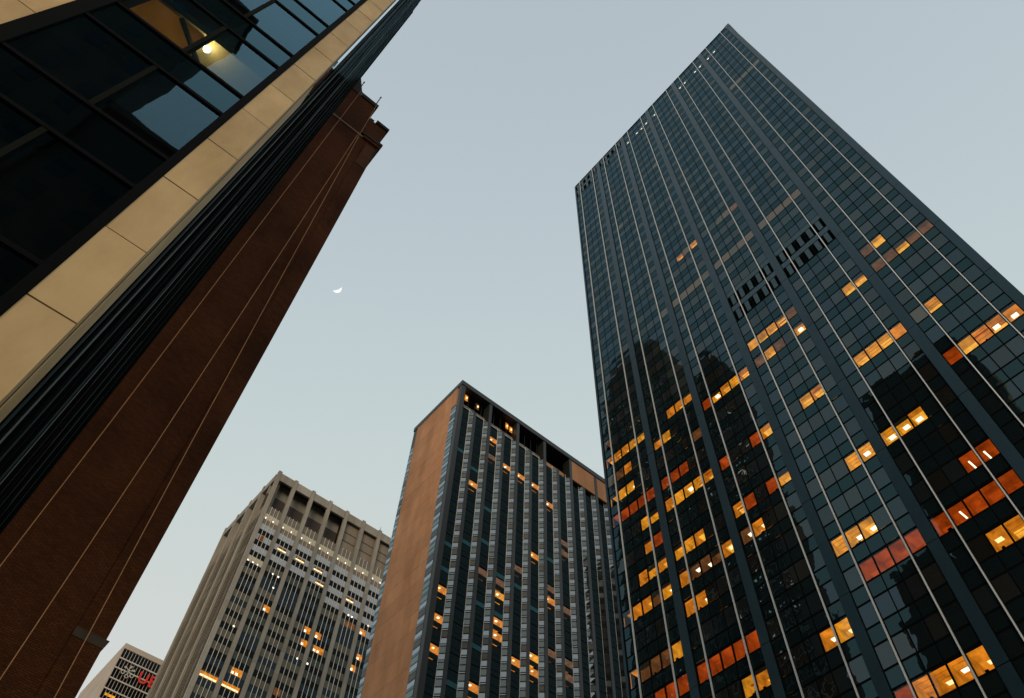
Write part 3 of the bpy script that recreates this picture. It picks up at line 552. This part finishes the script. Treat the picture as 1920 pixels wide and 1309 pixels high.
stroke([(60.0, 175.55), (60.0, 172.0), (61.5, 172.0)]+arc(61.5, 172.95, .95, -90, 90)+[(60.0, 173.9), (61.4, 173.9)]+arc(61.4, 174.72, .82, -90, 90)+[(60.0, 175.55)], .75, BY-.5, 'letter', 'sign_red', BK)
stroke(arc(64.6, 174.7, .85, 20, 270)+arc(64.6, 172.95, .92, 90, -160), .75, BY-.5, 'letter', 'sign_red', BK)

# ================================================================== 5 brown brick tower
BS = 27/31                                    # one size for the whole tower, cables included
BR = thing('brick_tower', 'dark brown brick tower with stepped parapet, cables hanging down its wall', 'building'); BR.scale = (BS, BS, BS)
b = MB(); b.box(-24, 2.55, 31, 39.4, GZ/BS, 81.3); b.build('wall', 'brick_brown', BR)
b = MB(); b.box(2.551, 3.149, 31.03, 39.3, GZ/BS, 81.25); b.build('wall_groove', 'brick_brown', BR)
b = MB(); b.box(3.15, 4.38, 30.985, 39.4, 20.01, 81.3); b.build('corner_pier', 'brick_brown', BR)
b = MB(); b.box(3.14, 4.40, 30.98, 39.5, GZ/BS, 19.61); b.build('corner_pier', 'brick_brown', BR)
b = MB(); b.v += [(3.13, 30.965, 19.62), (4.41, 30.965, 19.62), (4.41, 39.6, 19.62), (3.13, 39.6, 19.62), (3.13, 30.93, 20.0), (4.52, 30.93, 20.0), (4.52, 39.7, 20.0), (3.13, 39.7, 20.0)]
b.f += [(3, 2, 1, 0), (4, 5, 6, 7), (0, 1, 5, 4), (1, 2, 6, 5), (2, 3, 7, 6), (3, 0, 4, 7)]; b.mi += [0]*6; b.build('ledge', 'ledge_stone', BR)
b = MB(); b.box(3.18, 4.36, 30.93, 30.98, 74.8, 80.6); b.build('brick_panel', 'brick_orange', BR)
b = MB(); b.box(4.385, 4.48, 30.85, 39.4, 77.35, 81.9); b.build('corbel', 'brick_cap', BR)
b = MB(); b.box(-24, 2.56, 30.86, 30.998, 81.30, 81.55); b.build('string_course', 'stone_band', BR)
b = MB(); b.box(2.57, 4.74, 30.66, 39.6, 81.9, 82.6); b.build('ledge', 'brick_cap', BR); b = MB(); b.box(2.57, 4.6, 30.75, 39.5, 81.31, 81.88); b.build('ledge', 'brick_brown', BR)
b = MB(); b.box(2.15, 4.40, 31.0, 33.5, 82.62, 87.5); b.build('parapet_block', 'brick_brown', BR)
b = MB(); b.box(2.95, 4.6, 30.8, 33.7, 87.52, 88.2); b.build('parapet_cap', 'brick_cap', BR)
b = MB(); b.box(2.20, 2.7, 31.0, 33.4, 87.52, 88.0); b.build('parapet_step', 'brick_cap', BR)
b = MB(); b.box(-24, 2.12, 31.0, 38.6, 81.64, 91.6); b.build('penthouse', 'brick_brown', BR)
b = MB(); b.box(-.05, 2.26, 30.85, 38.7, 91.62, 92.6); b.build('penthouse_cap', 'brick_cap', BR)
b = MB(); b.prism([(-24, 30.9), (-.06, 30.9), (-.06, 38), (-24, 38)], 91.62, 92.9); b.build('penthouse_cap', 'brick_cap', BR)
b = MB(); b.v += [(-24, 31, 92.92), (-.1, 31, 92.92), (-.1, 38, 92.92), (-24, 38, 92.92), (-24, 31, 97), (-1.15, 31, 96.8), (-1.15, 38, 96.8), (-24, 38, 97)]; b.f += [(3, 2, 1, 0), (4, 5, 6, 7), (0, 1, 5, 4), (1, 2, 6, 5), (2, 3, 7, 6), (3, 0, 4, 7)]; b.mi += [0]*6; b.build('penthouse_roof', 'brick_cap', BR)
b = MB(); b.tube([(1.9, 31.1, 92.5), (1.93, 31.1, 96.1)], .06); b.tube([(1.93, 31.1, 96.0), (1.95, 31.1, 96.2)], .1); b.build('roof_pole', 'iron_black', BR)
b = MB(); b.tube([(-.58, 31.1, 94.6), (-.6, 31.1, 96.6)], .06); b.tube([(-.6, 31.1, 96.5), (-.6, 31.1, 96.7)], .1); b.build('roof_pole', 'iron_black', BR)
b = MB(); b.box(-24, -1.2, 30.9, 30.99, 20, 20.5); b.build('string_course', 'stone_band', BR)
def cable(pts, label):
    P_ = []
    for (x0, z0), (x1, z1) in zip(pts[:-1], pts[1:]):
        for k in range(6): t_ = k/6; P_.append((x0+(x1-x0)*t_, 30.72+R.uniform(-.015, .015), z0+(z1-z0)*t_))
    P_.append((pts[-1][0], 30.72, pts[-1][1])); b = MB(); b.tube(P_, .021, 5); cb = b.build('hanging_cable', 'cable_orange'); cb.scale = (BS, BS, BS); tag(cb, label, 'cable', 'cables down the brick wall')
cable([(-.28, 92.0), (-.36, 60), (-.40, 30), (-.60, GZ/BS)], 'leftmost thin orange cable hanging down the brick wall, beside the dark glass')
cable([(1.98, 81.4), (1.93, 46.5), (1.9, 30), (1.8, 17), (1.72, GZ/BS)], 'middle thin orange cable hanging straight down the brick wall')
cable([(1.98, 92.3), (2.14, 81.5), (2.9, 47.7), (3.3, 31.5), (3.72, 17.1), (4.2, GZ/BS)], 'thin orange cable slanting to the right down the brick wall')

# ================================================================== 6 near glass front with tan panels
NG = thing('glass_office_block', 'near office block with large dark panes framed by a strip of tan panels', 'building')
YG = 7.0; HG = 118.0; XR, XL_ = -1.036, -1.652; XGR, XGL = -.256*7, -.648*7; XT2 = -.686*7
PJ = 1.936; pz0 = 11.72
for side, xa, xb in (('r', XL_, XR), ('l', -6.6, XT2), ('ll', -8.4, -6.62)):
    tp = [boxmesh('tan_panel', xb-xa-.012, .22, PJ-.032, 'tan_panel') for _ in range(1)][0]
    k = -6
    while pz0+k*PJ < HG-PJ:
        if pz0+(k+1)*PJ < (90 if side == 'r' else 40): put('tan_panel', tp, NG, ((xa+xb)/2, YG+.11+R.uniform(-.003, .003), pz0+(k+.5)*PJ), rot=(R.gauss(0, .002), 0, R.gauss(0, .002)))
        k += 1
    b = MB(); b.box(xa+.01, xb-.01, YG+.06, YG+.5, GZ, HG); b.build('panel_backing', 'near_frame', NG)
b = MB(); b.box(XR, XR+.02, YG+.24, YG+.85, GZ, 19.7); b.build('panel_return', 'tan_panel', NG)
b = MB(); b.box(XR-.05, XR+.015, YG+.26, YG+.75, 19.72, HG); b.build('glass_return', 'return_glass', NG)
# frame members
b = MB(); b.box(XGR, XL_-.004, YG-.02, YG+.35, GZ, HG); b.build('jamb', 'near_frame', NG)
b = MB(); b.box(XT2+.004, XGL, YG-.02, YG+.35, GZ, HG); b.build('jamb', 'near_frame', NG)
VB, FHn = 12.243, 3.815; VHn = 2.583
xm = -.450*7
for n in range(-3, 28):
    zb = VB+n*FHn; zt = zb+VHn; vis_ = -3 <= n <= 8
    for z in (zb, zt): b = MB(); b.box(XGL+.001, XGR-.001, YG-.005, YG+.3, z-.05, z+.05); b.build('transom', 'near_frame', NG)
    b = MB(); b.box(xm-.045, xm+.045, YG+.005, YG+.18, zb+.056, zt-.056); b.build('mullion', 'steel_beam', NG)
    for xa, xb in ((XGL, xm-.056), (xm+.056, XGR)):
        pm = pillow('pane', xb-xa, VHn-.11, R.uniform(-.002, .003), 'near_glass', 4, 'y'); put('window', pm, NG, ((xa+xb)/2, YG+.03, (zb+zt)/2), rot=(R.gauss(0, .0015), 0, R.gauss(0, .0015)))
    pm = pillow('pane', XGR-XGL, FHn-VHn-.11, R.uniform(-.002, .003), 'near_spandrel', 4, 'y'); put('spandrel_panel', pm, NG, ((XGL+XGR)/2, YG+.03, zt+(FHn-VHn)/2), rot=(R.gauss(0, .0015), 0, 0))
    b = MB(); b.box(XL_-10, XR-.1, YG+.5, YG+18.6, zt+.1, zt+.9); b.build('floor_slab', 'ceiling_tile' if n == 1 else 'dark_interior', NG)
b = MB(); b.box(XL_-12, XR-.2, YG+6, YG+18.6, GZ, HG); b.build('building_core', 'dark_interior', NG)
b = MB(); b.box(XL_-12, XR-.02, YG+.4, YG+18.9, HG, HG+.6); b.build('roof_slab', 'near_frame', NG)
b = MB(); b.box(-14, -8.45, YG+.02, YG+.5, GZ, HG); b.build('blank_wall', 'tan_panel', NG)
# dark flank: glass in vertical bays with thin metal fins
ys = [7.86, 8.35, 8.9, 9.3, 10.2, 10.7, 11.6, 12.9, 13.5, 15.0, 16.2, 17.4, 19.0, 20.2, 21.6, 23.4, 24.4, 25.7]
for q, (ya, yb) in enumerate(zip(ys[:-1], ys[1:])):
    z = GZ
    for k in range(14):
        h = HG/14; b = MB(); t_ = R.uniform(-.012, .012); b.box(XR-.06, XR-.01+t_, ya+.05, yb-.05, z+.02, z+h-.02); b.build('flank_window', 'side_glass', NG); z += h
    b = MB(); dpt = .004 if q in (3, 8) else R.choice([.004, .008, .014]); b.box(XR-.08, XR+dpt, ya-.03, ya+.03, GZ, HG+.3); b.build('flank_fin', 'fin_faint' if q in (3, 8) else ('fin_dark' if q % 2 else 'near_frame'), NG)
b = MB(); b.box(XR-.2, XR-.07, 7.86, 25.7, GZ, HG); b.build('flank_backing', 'near_frame', NG)
b = MB(); b.box(XR-.2, XR+.06, 25.66, 25.9, GZ, HG+.3); b.build('flank_edge', 'near_frame', NG)
# lit room on the second storey up: lamp, ceiling glowing orange, crossing beams
lz = 2.412*7.75; lx = -.421*7.75
emit('lamp_glow', (1.0, .95, .62), 9, .02); emit('ceiling_lamplight', (.30, .115, .012), .42, .6, .9)
b = MB(); seg = 10
for j in range(7):
    a = -math.pi/2+math.pi*j/6
    for k in range(seg): b.v.append((lx+.085*math.cos(a)*math.cos(2*math.pi*k/seg), 7.75+.085*math.cos(a)*math.sin(2*math.pi*k/seg), lz+.105*math.sin(a)))
for j in range(6):
    for k in range(seg): b.f.append((j*seg+k, j*seg+(k+1) % seg, (j+1)*seg+(k+1) % seg, (j+1)*seg+k)); b.mi.append(0)
LP = thing('pendant_lamp', 'glowing white globe lamp behind the near dark panes at upper left', 'lamp')
b.build('globe', 'lamp_glow', LP, smooth=True)
b = MB(); b.tube([(lx, 7.75, lz+.1), (lx, 7.75, VB+FHn+VHn+.1)], .012); b.build('stem', 'iron_black', LP)
pl_ = bpy.data.lights.new('lamp_light', 'POINT'); pl_.energy = 15*EM; pl_.color = (1, .86, .42); pl_.shadow_soft_size = .1; po = bpy.data.objects.new('lamp_light', pl_); C.objects.link(po); po.location = (lx, 7.62, lz-.18); po.parent = LP
b = MB(); zc_ = VB+FHn+VHn+.08; b.box(-9.5, xm-.30, YG+.55, YG+3.5, zc_-.03, zc_); b.build('lit_ceiling', 'ceiling_lamplight', NG)  # lamplight on this ceiling is put into its own emission
b = MB(); b.tube([(lx-.75, 7.5, zc_-.1), (lx+.55, 8.6, zc_-.12)], .06, 6); b.build('ceiling_pipe', 'steel_beam', NG)

# ================================================================== 7 neighbours across the street, seen mirrored in the glass
def neighbour(name, label, x0, x1, y0, y1, h, mat, crown, bays, wf, lights=12, frames=True):
    o = thing(name, label, 'building'); b = MB(); b.box(x0, x1, y0, y1, GZ, h); b.build('wall', mat, o)
    wv = MB(); fr = MB(); n_l = 0; fl = int((h-8)/4.2); li = MB(); pw = (y1-y0)/bays
    for r in range(fl):
        for q in range(bays):
            yc = y0+pw*(q+.5); z = 4+4.2*r
            wv.box(x1, x1+.03, yc-pw*.27, yc+pw*.27, z, z+2.4)
            if frames and R.random() < wf:
                fr.box(x1+.01, x1+.14, yc-pw*.34, yc+pw*.34, z-.35, z-.02); fr.box(x1+.01, x1+.12, yc+pw*.27, yc+pw*.33, z, z+2.4); fr.box(x1+.01, x1+.12, yc-pw*.33, yc-pw*.27, z, z+2.4)
            if R.random() < lights/(fl*bays): li.box(x1+.05, x1+.08, yc-.28, yc+.28, z+.9, z+1.4)
    wv.build('small_windows', 'neighbour_glass', o, stuff=True)
    if fr.v: fr.build('window_sills', 'pale_frame', o, stuff=True)
    if li.v: li.build('window_lights', 'fixture_white', o, stuff=True)
    for k, (a, c_, d_, e, z0, z1, mt_) in enumerate(crown): b = MB(); b.box(a, c_, d_, e, z0, z1); b.build('crown_tier', mt_, o)
    return o
n1 = neighbour('crowned_tower', 'dark stone tower with pointed crown, mirrored in the middle of the black glass', -16, -6, 52.2, 60.2, 155, 'dark_stone', [(-15.5, -6.4, 52.6, 60.0, 155, 166, 'dark_stone'), (-15, -7, 53.0, 59.5, 166, 172, 'dark_stone'), (-14, -8, 54, 58.6, 172, 175, 'roof_copper')], 5, .95, 45)
for y in (53.2, 55.4, 57.4, 59.2):
    b = MB(); n0 = 0; z0 = 166 if y in (53.2, 59.2) else 172
    b.v += [(-8.6, y-.9, z0), (-6.8, y-.9, z0), (-6.8, y+.9, z0), (-8.6, y+.9, z0), (-7.7, y, z0+7)]; b.f += [(0, 1, 4), (1, 2, 4), (2, 3, 4), (3, 0, 4)]; b.mi += [0]*4; b.build('pinnacle', 'dark_stone', n1)
neighbour('infill_tower', 'dark flat topped tower mirrored between the two crowned towers', -27, -7, 60.3, 67.4, 158, 'dark_stone', [(-26, -8, 61, 66, 158, 163, 'dark_stone')], 4, .5, 10)
n2 = neighbour('domed_tower', 'grey stone tower with stepped domed top, mirrored at left of the black glass', -28, -6, 67.5, 91, 190, 'grey_stone_dark', [(-26, -7, 70, 89.5, 190, 199, 'grey_stone_dark'), (-25, -8, 72.5, 87, 199, 207, 'grey_stone_dark')], 9, .6, 25)
b = MB(); seg = 14
for j in range(6):
    a = j*math.pi/2/5.2
    for k in range(seg): b.v.append((-15+6.2*math.cos(a)*math.cos(2*math.pi*k/seg), 80+6.2*math.cos(a)*math.sin(2*math.pi*k/seg), 207+11*math.sin(a)))
for j in range(5):
    for k in range(seg): b.f.append((j*seg+k, j*seg+(k+1) % seg, (j+1)*seg+(k+1) % seg, (j+1)*seg+k)); b.mi.append(0)
b.build('dome', 'roof_copper', n2, smooth=True)
# blocks behind the viewer, mirrored in the near panes
def back_block(name, label, x0, x1, y0, y1, h):
    o = thing(name, label, 'building'); b = MB(); b.box(x0, x1, y0, y1, GZ, h); b.build('wall', 'back_stone', o); wv = MB(); nb = max(2, int((x1-x0)/2.4)); pw = (x1-x0)/nb
    for r in range(int((h-6)/3.6)):
        for q in range(nb): xc = x0+pw*(q+.5); wv.box(xc-.6, xc+.6, y1, y1+.03, 3+3.6*r, 5+3.6*r)
    wv.build('small_windows', 'neighbour_glass', o, stuff=True); b = MB(); b.box(x0-.4, x1+.4, y0, y1+.5, h, h+.8); b.build('cornice', 'back_stone', o)
back_block('corner_tower', 'tall dark block mirrored in the left half of the near panes', -24, -14.5, -24, -20, 97)
back_block('corner_block', 'lower dark block mirrored in the lower near panes', -14.4, -5, -30, -20.5, 61)

# ================================================================== 8 moon
md = Vector((.1100, .5020, .8578)).normalized(); dist = 6000; rr = dist*9.6/1700
mc = md*dist; right = fw.cross(up2); 
ex = (rt2-md*rt2.dot(md)).normalized(); ey = md.cross(ex).normalized()
if ey.dot(up2) < 0: ey = -ey
ang = rad(-90+20); lit_d = ex*math.cos(ang)+ey*math.sin(ang); perp = ex*math.cos(ang+math.pi/2)+ey*math.sin(ang+math.pi/2)
b = MB(); N, K = 24, 8                           # the lit lune of the ball
for i in range(N+1):
    th = math.pi*i/N-math.pi/2
    for k in range(K+1):
        ph = rad(18)+(rad(90)-rad(18))*k/K         # angle from the viewer's line towards the lit limb
        p = perp*math.sin(th)+(lit_d*math.sin(ph)-md*math.cos(ph))*math.cos(th); b.v.append(tuple(mc+p*rr))
for i in range(N):
    for k in range(K): a = i*(K+1)+k; b.f.append((a, a+1, a+K+2, a+K+1)); b.mi.append(0)
tag(b.build('crescent_moon', 'moon_light', smooth=True), 'small pale crescent moon in the dusk sky', 'moon')
